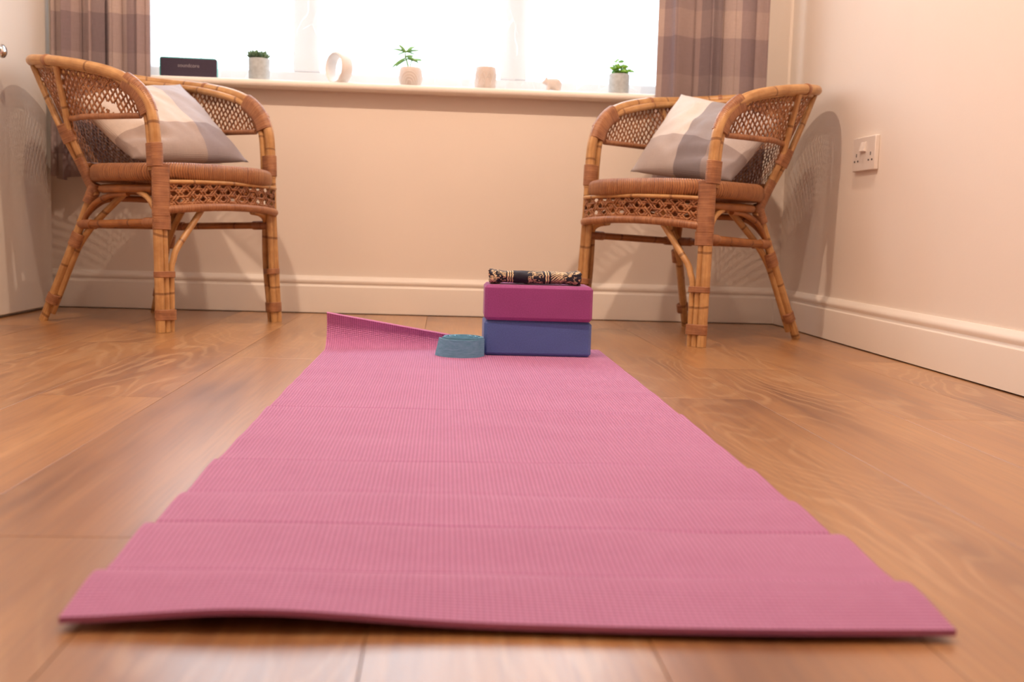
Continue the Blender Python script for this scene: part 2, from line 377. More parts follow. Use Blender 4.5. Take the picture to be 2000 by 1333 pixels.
# floor: planks as pieces over a subfloor
fl = MB().box(XL - 0.1, XR + 0.1, YF - 0.1, YB + 0.1, -0.05, -0.0105).build('floor', M['dark'], smooth=False)
struct(fl, 'warm oak laminate plank floor of the room', 'floor')
PW, PL = 0.1925, 1.29
plank_cache = {}
def plank(x0, y0, w, ln):
    key = (round(w, 4), round(ln, 4))
    if key not in plank_cache:
        g = 0.00045; b = 0.00025; hw, hl = w / 2 - g, ln / 2 - g
        v = [(-hw, -hl, -0.010), (hw, -hl, -0.010), (hw, hl, -0.010), (-hw, hl, -0.010),
             (-hw, -hl, -b), (hw, -hl, -b), (hw, hl, -b), (-hw, hl, -b),
             (-hw + b, -hl + b, 0), (hw - b, -hl + b, 0), (hw - b, hl - b, 0), (-hw + b, hl - b, 0)]
        f = [(0, 1, 5, 4), (1, 2, 6, 5), (2, 3, 7, 6), (3, 0, 4, 7), (4, 5, 9, 8), (5, 6, 10, 9), (6, 7, 11, 10), (7, 4, 8, 11), (8, 9, 10, 11)]
        me = MB().add(v, f).mesh('plank', False); me.materials.append(M['oak']); plank_cache[key] = me
    o = bpy.data.objects.new('plank', plank_cache[key]); o.location = (x0 + w / 2, y0 + ln / 2, 0); link(o, fl)
offs = {}
k0 = math.floor((XL + 0.0465) / PW)
offsets = {-2: 0.93, -3: 0.40, -1: 0.21, 0: 0.62, 1: 0.15, 2: 0.50, 3: 0.92, 4: 0.33, 5: 1.10, -4: 1.15, -5: 0.75, -6: 0.2}
for kx in range(k0, 7):
    x0 = -0.0465 + PW * kx; x1 = min(x0 + PW, XR); x0c = max(x0, XL)
    if x1 - x0c < 0.01: continue
    y = offsets.get(kx, random.random()) % PL
    while y > YF: y -= PL
    while y < YB:
        a, b2 = max(y, YF), min(y + PL, YB)
        if b2 - a > 0.02: plank(x0c, a, x1 - x0c, b2 - a)
        y += PL

# walls
w = MB()
w.box(XL - 0.1, XR + 0.1, YB, YB + 0.30, -0.05, WZ0 - 0.0); w.box(XL - 0.1, XR + 0.1, YB, YB + 0.30, WZ1, ZC)
w.box(XL - 0.1, WX0, YB, YB + 0.30, WZ0, WZ1); w.box(WX1, XR + 0.1, YB, YB + 0.30, WZ0, WZ1)
struct(w.build('wall_back', M['wall'], smooth=False), 'cream painted wall under and beside the window', 'wall')
struct(MB().box(XR, XR + 0.1, YF - 0.1, YB + 0.0, -0.05, ZC).build('wall_right', M['wall'], smooth=False), 'cream painted wall with the double socket', 'wall')
struct(MB().box(XL - 0.1, XL, YF - 0.1, YB + 0.0, -0.05, ZC).build('wall_left', M['wall'], smooth=False), 'cream painted wall behind the cupboard door', 'wall')
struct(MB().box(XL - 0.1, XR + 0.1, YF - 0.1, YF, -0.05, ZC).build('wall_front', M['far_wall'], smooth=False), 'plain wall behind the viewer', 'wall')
struct(MB().box(XL - 0.1, XR + 0.1, YF - 0.1, YB + 0.3, ZC, ZC + 0.08).build('ceiling', M['ceil'], smooth=False), 'plain white ceiling', 'ceiling')

# skirting boards
SK = [(0.0, 0.1165), (0.0050, 0.1165), (0.0068, 0.1150), (0.0085, 0.1120), (0.0125, 0.1085), (0.0155, 0.1035), (0.0158, 0.0985), (0.0140, 0.0940),
      (0.0118, 0.0915), (0.0125, 0.0880), (0.0150, 0.0850), (0.0185, 0.0838), (0.0190, 0.0810), (0.0190, 0.0030), (0.0, 0.0030)]
def skirting(name, fn, a, b, label):
    mb = MB(); rows = [[fn(t, d, z) for d, z in SK] for t in (a, b)]
    mb.grid(rows); n = len(SK); mb.add(rows[0], [tuple(range(n))]); mb.add(rows[1], [tuple(range(n))])
    o = mb.build(name, M['trim']); sharp(o.data, 30); struct(o, label, 'baseboard')
skirting('baseboard_back', lambda t, d, z: (t, YB - d, z), XL, XR, 'cream moulded skirting board under the window wall')
skirting('baseboard_right', lambda t, d, z: (XR - d, t, z), YF, YB - 0.0, 'cream moulded skirting board along the socket wall')
skirting('baseboard_left', lambda t, d, z: (XL + d, t, z), YF, 2.55, 'cream moulded skirting board beside the cupboard door')

# cupboard door on the left with knob
d1 = empty('door_1', (-1.182, 2.72, 0)); struct(d1, 'plain cream cupboard door with a round chrome knob', 'door')
o = MB().box(-0.022, 0, 0.0, 0.592, 0.008, 2.0).build('door_leaf', M['door'], d1, False, 0.002)
ky, kz = 0.195, 0.697
mb = MB(); rows = []
prof = [(0.0, 0.017), (0.004, 0.0172), (0.005, 0.008), (0.016, 0.0068), (0.022, 0.009), (0.027, 0.0155), (0.032, 0.0180), (0.037, 0.0165), (0.041, 0.011), (0.0425, 0.0001)]
rows = [[(dx, ky + r * math.cos(2 * PI * k / 24), kz + r * math.sin(2 * PI * k / 24)) for k in range(24)] for dx, r in prof]
mb.grid(rows, closed_u=True); tag(mb.build('knob', M['chrome'], d1), 'round chrome knob')
MB().box(-0.022, -0.006, 0.595, 0.640, 0.0, 2.02).build('door_frame', M['door'], d1, False, 0.002)

# window: sill, frame, panes
t = MB(); prof = []
SF, ST, SB = YB - 0.055, 0.7085, 0.6845
rr = (ST - SB) / 2
for k in range(13):
    a = PI / 2 + PI * k / 12; prof.append((SF + rr + rr * math.cos(a), SB + rr + rr * math.sin(a)))
prof = [(YB + REC, ST)] + prof + [(YB + REC, SB)]
rows = [[(x, y, z) for y, z in prof] for x in (WX0 - 0.07, WX1 + 0.05)]
t.grid(rows); t.add(rows[0], [tuple(range(len(prof)))]); t.add(rows[1], [tuple(range(len(prof)))])
o = t.build('trim_1', M['trim']); sharp(o.data, 40); struct(o, 'cream bullnosed window sill board holding pots and ornaments', 'window sill')
w1 = empty('window_1', (0, YB + REC, 0.7085)); struct(w1, 'white framed three-light window behind the net', 'window')
z0, z1 = 0.0, WZ1 - 0.7085
fw = 0.062
o = MB().box(WX0, WX1, 0, 0.07, z0, z0 + fw).build('bottom_rail', M['upvc'], w1, False, 0.006)
o = MB().box(WX0, WX1, 0, 0.07, z1 - fw, z1).build('top_rail', M['upvc'], w1, False, 0.006)
for x in (WX0, WX1 - fw): MB().box(x, x + fw, 0, 0.07, z0 + fw, z1 - fw).build('stile', M['upvc'], w1, False, 0.006)
for x in (-0.46, 0.215): MB().box(x - 0.045, x + 0.045, 0, 0.07, z0 + fw, z1 - fw).build('mullion', M['upvc'], w1, False, 0.006)
for a, b in ((WX0 + fw, -0.505), (-0.415, 0.17), (0.26, WX1 - fw)):
    MB().box(a, b, 0.03, 0.036, z0 + fw, z1 - fw).build('pane', M['glass'], w1, False)

# double socket on the right wall
sk = empty('wall_socket', (XR, 2.728, 0.498)); tag(sk, 'cream double wall socket above the skirting board', 'socket')
sk.rotation_euler = (0, 0, 0)
MB().box(-0.0115, 0, -0.073, 0.073, -0.043, 0.043).build('face_plate', M['white_plastic'], sk, True, 0.002)
for s in (0.0085,):
    pass
def rocker(y):
    v = [(-0.0115, y - 0.008, 0.004), (-0.0115, y + 0.008, 0.004), (-0.0115, y + 0.008, 0.030), (-0.0115, y - 0.008, 0.030),
         (-0.019, y - 0.007, 0.006), (-0.019, y + 0.007, 0.006), (-0.0128, y + 0.007, 0.029), (-0.0128, y - 0.007, 0.029)]
    MB().add(v, [(0, 3, 2, 1), (4, 5, 6, 7), (0, 1, 5, 4), (2, 3, 7, 6), (1, 2, 6, 5), (0, 4, 7, 3)]).build('rocker_switch', M['white_plastic'], sk, False, 0.0008)
rocker(0.0095); rocker(-0.0095)
for s in (-1, 1):
    cy = 0.046 * s
    for dy, dz, a, b in ((0.0, -0.002, 0.0022, 0.0042), (-0.011, -0.0175, 0.0036, 0.0022), (0.011, -0.0175, 0.0036, 0.0022)):
        MB().box(-0.0119, -0.0112, cy + dy - a, cy + dy + a, dz - b, dz + b).build('pin_hole', M['dark'], sk, False)

# net curtain hanging in the recess
mb = MB(); rows = []
nx, nz_ = 240, 12
for j in range(nz_ + 1):
    z = 0.714 + (WZ1 - 0.02 - 0.714) * j / nz_; r = []
    for i in range(nx + 1):
        x = WX0 + 0.01 + (WX1 - WX0 - 0.02) * i / nx
        y = YB + 0.155 + 0.010 * math.sin(x * 58 + 1.6 * math.sin(x * 9)) + 0.004 * math.sin(x * 130 + z * 2)
        r.append((x, y, z))
    rows.append(r)
mb.grid(rows, uvs=lambda i, j: (j / nx, i / nz_))
tag(mb.build('net_curtain', M['net']), 'sheer white net curtain hanging across the window', 'net curtain')

# check curtains
def curtain(name, x0, x1, y0, z0, folds, amp, seed, label, skew):
    mb = MB(); rows = []; n = 150; nz = 26; rnd = random.Random(seed)
    ph = [rnd.uniform(-0.7, 0.7) for _ in range(8)]
    arc = 0.0; us = [0.0]
    for j in range(nz + 1):
        t = j / nz; z = z0 + (2.08 - z0) * t; r = []
        for i in range(n + 1):
            s = i / n
            warp = s + 0.030 * math.sin(2 * PI * s * 2 + ph[0]) + 0.018 * math.sin(2 * PI * s * 3.3 + ph[1])
            a = 2 * PI * folds * warp + ph[2] + 0.25 * math.sin(t * 3 + ph[3])
            am = amp * (0.75 + 0.35 * math.sin(5 * s + ph[4])) * (1.12 - 0.3 * t)
            x = x0 + (x1 - x0) * (s + skew * (1 - t) * math.sin(PI * s)) + 0.010 * math.sin(a * 2 + 0.6)
            y = y0 + am * math.sin(a) + 0.006 * math.sin(2.3 * a + ph[5])
            zz = z + (0.006 * math.sin(a + 1) if j == 0 else 0)
            r.append((x, y, zz))
        rows.append(r)
    for i in range(1, n + 1):
        us.append(us[-1] + math.dist(rows[nz // 2][i][:2], rows[nz // 2][i - 1][:2]))
    us.append(us[-1])
    mb.grid(rows, uvs=lambda i, j: (us[min(j, n)] + ph[6] * 0.2, rows[min(i, nz)][0][2]))
    o = mb.build(name, M['curtain']); md = o.modifiers.new('thick', 'SOLIDIFY'); md.thickness = 0.0025
    tag(o, label, 'curtain', 'check curtains at the window')
curtain('curtain', -1.168, -0.885, 3.322, 0.392, 4.3, 0.018, 3, 'mauve and beige check curtain beside the cupboard door', 0.0)
curtain('curtain', 0.634, 0.968, 3.312, 0.392, 3.5, 0.022, 11, 'mauve and beige check curtain nearest the socket wall', 0.02)

# ------------------------------------------------------------------ yoga mat
def sstep(a, b, x):
    t = min(1, max(0, (x - a) / (b - a))); return t * t * (3 - 2 * t)
MX0, MX1, MY0, MLEN, MT = -0.2505, 0.3605, 0.708, 1.742, 0.0045
def ridge(s, c, up, dn, h):   # a long slope up to a crease at c, steeper fall beyond
    if s < c: return h * math.exp(-((s - c) / up) ** 2)
    return h * math.exp(-((s - c) / dn) ** 2)
def mat_z(u, s):
    z = 0.0
    w = 0.006 * noise.noise(Vector((u * 1.7, 2.0, 5.0)))
    z += ridge(s, 0.071 + w, 0.060, 0.026, 0.0098) + ridge(s, 0.205 + w, 0.080, 0.027, 0.0100) * (1 - 0.15 * u)
    z += ridge(s, 0.332 - w, 0.07, 0.026, 0.0040) + ridge(s, 0.490 + w, 0.075, 0.022, 0.0044) + ridge(s, 0.62, 0.06, 0.03, 0.0013)
    z += ridge(s, 0.860 + w, 0.08, 0.018, 0.0028) + ridge(s, 0.735 - w, 0.06, 0.026, 0.0011) + ridge(s, 1.08, 0.06, 0.03, 0.0012) + ridge(s, 1.3, 0.05, 0.03, 0.0010)
    for c_, h_ in ((0.240, 0.0042), (0.512, 0.0030), (0.880, 0.0026), (0.100, 0.0022), (0.362, 0.0014)): z -= h_ * math.exp(-((s - c_ - w) / 0.006) ** 2)
    z += 0.0016 * noise.noise(Vector((u * 2.2, s * 6.0, 3.1))) + 0.0010 * noise.noise(Vector((u * 6, s * 15.0, 8.1)))
    z += ridge(s, 0.0, 0.03, 0.035, 0.0065) * math.exp(-((u - 0.21) / 0.15) ** 2) 
    z *= sstep(1.62, 1.3, s) if s > 1.3 else 1
    return max(0.0002, z + 0.0018)
nu, ns = 44, 640
def mat_pt(u, s, top):
    x = MX0 + (MX1 - MX0) * u - 0.010 * (s / MLEN) * (1 - 2 * u) * 0.3
    lift = 0.084 * max(0.0, 1 - u / 0.78)                            # the far left corner curls up and over
    th1 = 2.15; tot = max(1e-5, lift * th1 / (1 - math.cos(th1))); s0 = MLEN - tot
    zt = mat_z(u, s) + (MT if top else 0)
    if s <= s0 or lift <= 1e-3: y = MY0 + s; z = zt
    else:
        q = s - s0; th = th1 * q / tot; rad = tot / th1
        y = MY0 + s0 + rad * math.sin(th); z = zt + rad * (1 - math.cos(th))
        if top: y -= MT * math.sin(th); z -= MT * (1 - math.cos(th))
    y += 0.006 * math.sin(u * 5 + 0.5) * (1 - s / MLEN) * (1 if s < 0.05 else 0.6) - 0.004 * u * (1 - s / MLEN) + 0.010 * u * (s / MLEN)
    # the sides swing in and out a little with the ripples
    return (x, y, z)
mb = MB()
top = [[mat_pt(j / nu, MLEN * i / ns, True) for j in range(nu + 1)] for i in range(ns + 1)]
bot = [[mat_pt(j / nu, MLEN * i / ns, False) for j in range(nu + 1)] for i in range(ns + 1)]
uvf = lambda i, j: (0.611 * j / nu, MLEN * i / ns)
mb.grid(top, uvs=uvf); mb.grid(bot, uvs=uvf)
mb.grid([top[0], bot[0]]); mb.grid([top[-1], bot[-1]])
mb.grid([[r[0] for r in top], [r[0] for r in bot]]); mb.grid([[r[-1] for r in top], [r[-1] for r in bot]])
o = mb.build('yoga_mat', M['mat']); sharp(o.data, 50)
bm = bmesh.new(); bm.from_mesh(o.data); bmesh.ops.remove_doubles(bm, verts=bm.verts, dist=0.0001); bmesh.ops.recalc_face_normals(bm, faces=bm.faces); bm.to_mesh(o.data); bm.free(); sharp(o.data, 50)
tag(o, 'long pink textured yoga mat unrolled on the wooden floor', 'yoga mat')

# ------------------------------------------------------------------ yoga blocks
def block(mat, loc, rz, label):
    mb = MB().box(-0.1165, 0.1165, 0, 0.125, 0, 0.0765)
    o = mb.build('yoga_block', mat, None, False); md = o.modifiers.new('bevel', 'BEVEL'); md.width = 0.0062; md.segments = 1
    md2 = o.modifiers.new('round', 'BEVEL'); md2.width = 0.0012; md2.segments = 2
    o.location = loc; o.rotation_euler = (0, 0, rz); tag(o, label, 'yoga block', 'stacked foam yoga blocks')
ZB = 0.0062
block(M['foam_blue'], (0.2065, 2.298, ZB), 0.0, 'blue foam yoga block, the lower of the two stacked')
block(M['foam_pink'], (0.2060, 2.293, ZB + 0.0767), -0.012, 'magenta foam yoga block stacked on the blue one')

# rolled batik cloth on top
mb = MB(); rows = []; n, nc = 70, 40; CL = 0.197
for i in range(n + 1):
    s = i / n; x = CL * (s - 0.5); e = abs(2 * s - 1)
    flare = 1.0 + 0.22 * sstep(0.72, 1.0, e) - 0.12 * math.exp(-((e - 0.62) / 0.12) ** 2)
    r = []
    for k in range(nc):
        a = 2 * PI * k / nc
        cx, sx_ = math.cos(a), math.sin(a)
        yy = 0.030 * math.copysign(abs(cx) ** 0.8, cx); zz = 0.0138 * math.copysign(abs(sx_) ** 0.75, sx_)
        wr = 1 + 0.10 * noise.noise(Vector((x * 40, cx * 2.2, sx_ * 2.2))) + 0.09 * noise.noise(Vector((x * 95, cx * 5, sx_ * 5))) * (0.5 + e)
        zc = 0.0150
        z = zc + zz * wr * flare * (1.0 if sx_ > 0 else 0.98); z = max(0.0006, z)
        r.append((x + 0.004 * noise.noise(Vector((cx * 3, sx_ * 3, i))) * (e > 0.97), yy * wr * flare, z))
    rows.append(r)
mb.grid(rows, closed_u=True, uvs=lambda i, j: (i / n, 2.2 * j / nc))
for r, sgn in ((rows[0], -1), (rows[-1], 1)):
    # the ends fold inwards in a spiral hollow
    inner = [(p[0] - sgn * 0.010, p[1] * 0.55, 0.0150 + (p[2] - 0.0150) * 0.5) for p in r]
    mb.grid([r, inner], closed_u=True, uvs=lambda i, j: (0.02 + 0.03 * i, 2.2 * j / nc)); mb.add(inner, [tuple(range(nc))], [[(0.05, 0.1)] * nc])
o = mb.build('rolled_cloth', M['batik']); o.location = (0.199, 2.348, ZB + 0.1534); o.rotation_euler = (0, 0, 0.01)
tag(o, 'rolled navy and cream batik cloth lying on the magenta block', 'cloth')

# coiled cotton strap
st = empty('yoga_strap', (0.043, 2.288, 0.0060)); tag(st, 'coiled pale blue cotton yoga strap beside the blocks', 'yoga strap')
SHT = 0.0385
def ribbon(mb, path, z0f, h, th):
    n = len(path); outr = []; us = [0]
    for i in range(1, n): us.append(us[-1] + math.dist(path[i][:2], path[i - 1][:2]))
    rows = []
    for i in range(n):
        a, b = path[max(i - 1, 0)], path[min(i + 1, n - 1)]
        t = Vector((b[0] - a[0], b[1] - a[1], 0)).normalized(); nn = Vector((-t.y, t.x, 0)); p = Vector((path[i][0], path[i][1], 0))
        zb, lean = z0f(i / (n - 1)); q = p + nn * (th / 2); q2 = p - nn * (th / 2); L = nn * lean
        rows.append([q + Vector((0, 0, zb)), q2 + Vector((0, 0, zb)), q2 + L + Vector((0, 0, zb + h)), q + L + Vector((0, 0, zb + h))])
    vv = [0, 0.002, 0.002 + h, 0.004 + h, 0.004 + 2 * h]
    mb.grid(rows, closed_u=True, uvs=lambda i, j: (us[min(i, n - 1)], vv[j])); mb.add(rows[0], [(0, 1, 2, 3)]); mb.add(rows[-1], [(0, 1, 2, 3)])
mb = MB(); path = []
turns = 9.5
for i in range(360):
    t = i / 359; a = -turns * 2 * PI * t; r = 0.009 + 0.034 * t + 0.0012 * math.sin(a * 1.0 + 1) * t
    path.append((1.06 * r * math.cos(a + PI * 0.12), r * math.sin(a + PI * 0.12) * 0.96))
ribbon(mb, path, lambda t: (0.0015 * math.sin(t * 40) + 0.0015 + 0.0035 * (1 - t), 0.0), SHT, 0.0026)
o = mb.build('coil', M['strap'], st); sharp(o.data, 40)
mb = MB(); tail = cat_rom([(0.047, -0.004, 0), (0.030, -0.036, 0), (0.0, -0.049, 0), (-0.028, -0.042, 0), (-0.046, -0.026, 0), (-0.056, -0.012, 0)], 10)
ribbon(mb, [(p.x, p.y) for p in tail], lambda t: (0.0 + 0.004 * max(0, t - 0.6), -0.010 * max(0, t - 0.55) / 0.45), SHT - 0.001, 0.0026)
o = mb.build('loose_end', M['strap'], st); sharp(o.data, 40)
mb = MB(); ringp = [(0.010 * math.cos(a) + 0.004, 0.0045 + 0.003 * math.sin(2 * a), 0.040 + 0.006 * math.sin(a) * 0.4) for a in [2 * PI * k / 20 for k in range(21)]]
tube(mb, ringp, 0.0012, 8, False); tag(mb.build('buckle_ring', M['chrome'], st), 'small steel buckle ring')

# ------------------------------------------------------------------ rattan armchairs
def hull_section(centers, r, n=26):
    out = []
    for k in range(n):
        a = 2 * PI * k / n; nx, ny = math.cos(a), math.sin(a)
        c = max(centers, key=lambda q: q[0] * nx + q[1] * ny); out.append((c[0] + r * nx, c[1] + r * ny))
    return out
def lerp_path(P, d):
    """point on a polyline at arc length d"""
    for a, b in zip(P, P[1:]):
        l = (b - a).length
        if d <= l: return a.lerp(b, d / l)
        d -= l
    return P[-1].copy()
def plen(P): return sum((b - a).length for a, b in zip(P, P[1:]))
def sub_path(P, d0, d1, n): return [lerp_path(P, d0 + (d1 - d0) * k / (n - 1)) for k in range(n)]
def z_to_d(P, z):
    d = 0
    for a, b in zip(P, P[1:]):
        l = (b - a).length
        if (a.z - z) * (b.z - z) <= 0 and abs(a.z - b.z) > 1e-6: return d + l * (z - a.z) / (b.z - a.z)
        d += l
    return d
def binding(P, section, parent, name='binding', pitch=0.0034, amp=0.0007, r=1.0, up=None):
    """peel wrapped tightly round canes: one mesh with a ridge for every turn"""
    L = plen(P); n = max(6, int(L / pitch) * 4); Q = sub_path(P, 0, L, n + 1); mb = MB()
    T, Nn = frames(Q, up)
    rows = []
    for i, p in enumerate(Q):
        B = T[i].cross(Nn[i]); off = amp * abs(math.sin(PI * i / 4)) - (amp * 1.2 if i in (0, n) else 0)
        row = []
        for sx, sy in section:
            ln = math.hypot(sx, sy) or 1; k = 1 + off / ln
            row.append(p + Nn[i] * (sx * k) + B * (sy * k))
        rows.append(row)
    ns_ = len(section)
    mb.grid(rows, closed_u=True, uvs=lambda i, j: (j / ns_, L * i / n))
    mb.add(rows[0], [tuple(range(ns_))]); mb.add(rows[-1], [tuple(range(ns_))])
    return mb.build(name, M['bind'], parent)

def rail_z(t): return 0.668 + 0.022 * math.sin(t)
def armchair(loc, ang, s, label, torn):
    """local axes: x to the chair's right, y forwards, z up; s = +1 / -1 mirrors it"""
    root = empty('rattan_armchair', (loc[0], loc[1], 0), math.radians(ang - 90))
    tag(root, label, 'armchair', 'rattan armchairs under the window')
    V = lambda x, y, z: Vector((s * x, y, z))
    def part(mb, name, mat, parent=root, **k): return mb.build(name, mat, parent, **k)
    def cane(P, r, name, parent=root, mat='cane', n=12, cr=0):
        P = cat_rom(P, cr) if cr else [Vector(p) for p in P]
        mb = MB(); tube(mb, P, r, n); o = part(mb, name, M[mat], parent); sharp(o.data, 60); return o, P
    # --- top rail: one long cane bent round arms and back, a second one inside it
    side = [(0.211, 0.203, 0.400), (0.212, 0.199, 0.470), (0.213, 0.190, 0.530), (0.215, 0.165, 0.577), (0.219, 0.120, 0.611), (0.225, 0.055, 0.636), (0.233, -0.03, 0.654), (0.239, -0.11, 0.666)]
    arc = [(0.24 * math.cos(t), -0.13 - 0.22 * math.sin(t), rail_z(t)) for t in [PI * k / 10 for k in range(1, 10)]]
    full = side + arc + [(-x, y, z) for x, y, z in reversed(side)]
    RP = cat_rom([V(*p) for p in full], 8)
    mb = MB(); tube(mb, RP, 0.0135, 14); rail = part(mb, 'top_rail', M['cane'])
    inner = []
    for x, y, z in full:
        c = Vector((0, -0.02, 0)); dxy = Vector((x, y, 0)) - c
        if y > 0.10: inner.append(V(x - math.copysign(0.004, x), y - 0.0215, z - 0.004))
        else:
            dd = dxy.normalized() * 0.017; inner.append(V(x - dd.x, y - dd.y, z - 0.011))
    mb = MB(); tube(mb, cat_rom(inner, 8), 0.0095, 12); part(mb, 'inner_rail', M['cane'])
    # bindings where posts bend into arms
    for side_s in (1, -1):
        k = 0 if side_s == 1 else 1
        Pp = RP if side_s == 1 else list(reversed(RP))
        sec = hull_section([(0.0, 0.0), (0.0, 0.0)], 0.0150)
        near = side_s == 1
        a, b = (z_to_d(Pp, 0.535), z_to_d(Pp, 0.615))
        seg = sub_path(Pp, a, b, 30)
        # cover both canes: widen towards the inside cane
        mid = [p + (q - p) * 0.5 for p, q in zip(seg, sub_path(cat_rom(inner if side_s == 1 else list(reversed(inner)), 8), a * 0.985, b * 0.965, 30))]
        T0 = (mid[-1] - mid[0]).normalized()
        binding(mid, hull_section([(0.0098, 0.0), (-0.0098, 0.0)], 0.0142), rail, up=(Vector((0, 1, 0)) - T0 * T0.y).normalized(), pitch=0.0042)
    # ring ties along the rail
    for d in (0.30, 0.45, 0.60, 0.75, 0.90):
        L = plen(RP); Q = sub_path(RP, L * d - 0.006, L * d + 0.006, 6)
        binding(Q, hull_section([(0, 0)], 0.0146, 18), rail, pitch=0.004)
    # --- seat: wrapped rim, woven top, frame ring
    def seat_curve(n=96, k=1.0):
        out = []
        for i in range(n):
            t = 2 * PI * i / n
            x, y = math.cos(t), math.sin(t)
            if y <= 0: px, py = 0.203 * x, 0.06 + 0.20 * y
            else:
                # rounded square front with a gentle bow
                e = 0.42; px = 0.203 * math.copysign(abs(x) ** e, x); py = 0.06 + (0.140 + 0.034 * (1 - min(1, abs(px) / 0.203) ** 2)) * abs(y) ** e
                if px < 0: px *= 1 + 0.085 * abs(y) ** e; py += 0.018 * min(1, -px / 0.1) * abs(y) ** e
            out.append((px * k, 0.06 + (py - 0.06) * k))
        return out
    C = seat_curve(); NC = len(C); rows = []
    secp = [(0.010 * math.copysign(abs(math.cos(a)) ** 0.8, math.cos(a)), 0.0225 * math.copysign(abs(math.sin(a)) ** 0.8, math.sin(a))) for a in [2 * PI * k / 14 for k in range(14)]]
    ups = [0.0]
    for i in range(NC):
        ups.append(ups[-1] + math.dist(C[i], C[(i + 1) % NC]))
    for i in range(NC):
        a, b = Vector(C[i - 1]), Vector(C[(i + 1) % NC]); tt = (b - a).normalized(); nn = Vector((tt.y, -tt.x))
        rows.append([V(C[i][0] + nn.x * d * 1.6, C[i][1] + nn.y * d * 1.6, 0.392 + 0.007 * min(1, max(0, (C[i][1] - 0.1) / 0.1)) * (1 - (C[i][0] / 0.23) ** 2) + z) for d, z in secp])
    mb = MB(); mb.grid(rows, closed_u=True, closed_v=True, uvs=lambda i, j: (j / 14, ups[i])); part(mb, 'seat_rim', M['rim'])
    mb = MB(); C2 = seat_curve(k=0.955)
    rr_ = [[V(x * k, 0.06 + (y - 0.06) * k, 0.400 - 0.012 * (1 - k * k)) for x, y in C2] for k in (0.02, 0.25, 0.5, 0.75, 1.0)]
    mb.grid(rr_, closed_u=True)
    r2 = [[p - Vector((0, 0, 0.018)) for p in r] for r in rr_]; mb.grid(r2, closed_u=True); part(mb, 'seat_weave', M['seat'])
    C3 = seat_curve(k=0.93); ring = [V(x, y, 0.352) for x, y in C3]; ring.append(ring[0])
    mb = MB(); tube(mb, ring, 0.011, 8, False); part(mb, 'seat_frame', M['cane_dark'])
    # --- front apron: lattice between rim and lower rail
    FC = cat_rom([V(-0.226, 0.180, 0), V(-0.219, 0.212, 0), V(-0.185, 0.233, 0), (V(-0.10, 0.245, 0)), V(0, 0.247, 0), V(0.10, 0.239, 0), V(0.165, 0.225, 0), V(0.200, 0.213, 0)], 8)
    FL = plen(FC)
    def front_pt(d, inset, z):
        p = lerp_path(FC, d); t = (lerp_path(FC, min(FL, d + 0.006)) - lerp_path(FC, max(0, d - 0.006))).normalized()
        n = Vector((-t.y, t.x, 0)) * s
        return p - n * inset + Vector((0, 0, z)), n
    def apron_S(a, h):      # a metres along the front, h metres up from the lower rail
        u = 2 * a / FL; p, n = front_pt(a + FL / 2, 0.004, 0.303 + 0.014 * (1 - u * u) + h); return p, n
    ks = [FL * k / 30 for k in range(31)]
    ap, _ = cane([front_pt(d, 0.004, 0.300 + 0.014 * (1 - (2 * d / FL - 1) ** 2))[0] for d in ks], 0.0105, 'apron_rail', mat='bind')
    cane([front_pt(d, 0.003, 0.3690 + 0.006 * (1 - (2 * d / FL - 1) ** 2))[0] for d in ks], 0.0050, 'apron_rail', mat='cane')
    def lattice(name, S, a0, a1, lo, hi, pitch, wd, th=0.0008, slope=1.0, horiz=None, hole=None, shifts=(0.0,)):
        mb = MB(); step = 0.0035
        def strand(pts, ph):
            if len(pts) < 2: return
            W = []
            for k, (a, h) in enumerate(pts):
                p, nrm = S(a, h); W.append((p + nrm * (th * 1.3 * math.sin(k * 0.9 + ph)), nrm))
            r1 = []
            for k in range(len(W)):
                t = (W[min(k + 1, len(W) - 1)][0] - W[max(k - 1, 0)][0])
                if t.length < 1e-9: t = Vector((0, 0, 1))
                side_ = t.normalized().cross(W[k][1]).normalized() * (wd / 2); p, nrm = W[k]
                r1.append([p - side_ + nrm * th * 0.2, p + nrm * th, p + side_ + nrm * th * 0.2, p - nrm * th])
            mb.grid(r1, closed_u=True)
        hmax = max(hi(a0 + (a1 - a0) * k / 40) for k in range(41)) + 0.02; hmin = min(lo(a0 + (a1 - a0) * k / 40) for k in range(41)) - 0.01
        kx = int((a1 - a0 + hmax - hmin) / pitch) + 2
        for sg, k, sh in [(g_, k_, s_) for g_ in (1, -1) for k_ in range(-kx, kx + 1) for s_ in shifts]:
            if True:
                a_s = a0 + k * pitch + sh if sg == 1 else a1 - k * pitch - sh
                pts = []; h = hmin; ph = k * PI + (0 if sg == 1 else PI / 2)
                while h <= hmax:
                    a = a_s + sg * (h - hmin) / slope
                    ok = a0 <= a <= a1 and lo(a) <= h <= hi(a) and not (hole and hole(a, h))
                    if ok: pts.append((a, h))
                    else:
                        strand(pts, ph); pts = []
                    h += step * slope / math.hypot(1, slope)
                strand(pts, ph)
        if horiz:
            h = hmin
            while h < hmax:
                pts = []; a = a0
                while a <= a1:
                    if lo(a) <= h <= hi(a) and not (hole and hole(a, h)): pts.append((a, h))
                    else: strand(pts, 0); pts = []
                    a += step * 1.6
                strand(pts, 0); h += horiz
        o = part(mb, name, M['strand']); o['kind'] = 'stuff'; return o
    lattice('apron_lattice', apron_S, -FL / 2 + 0.004, FL / 2 - 0.004, lambda a: 0.003, lambda a: 0.064, 0.0340, 0.0062, slope=1.0, shifts=(-0.0048, 0.0048), horiz=0.0165)
    # --- arm and back panels: woven between the top rail and the lower rails
    topc = cat_rom([V(*p) for p in full[3:-3]], 8)          # the rail from arm bend to arm bend
    LT = plen(topc)
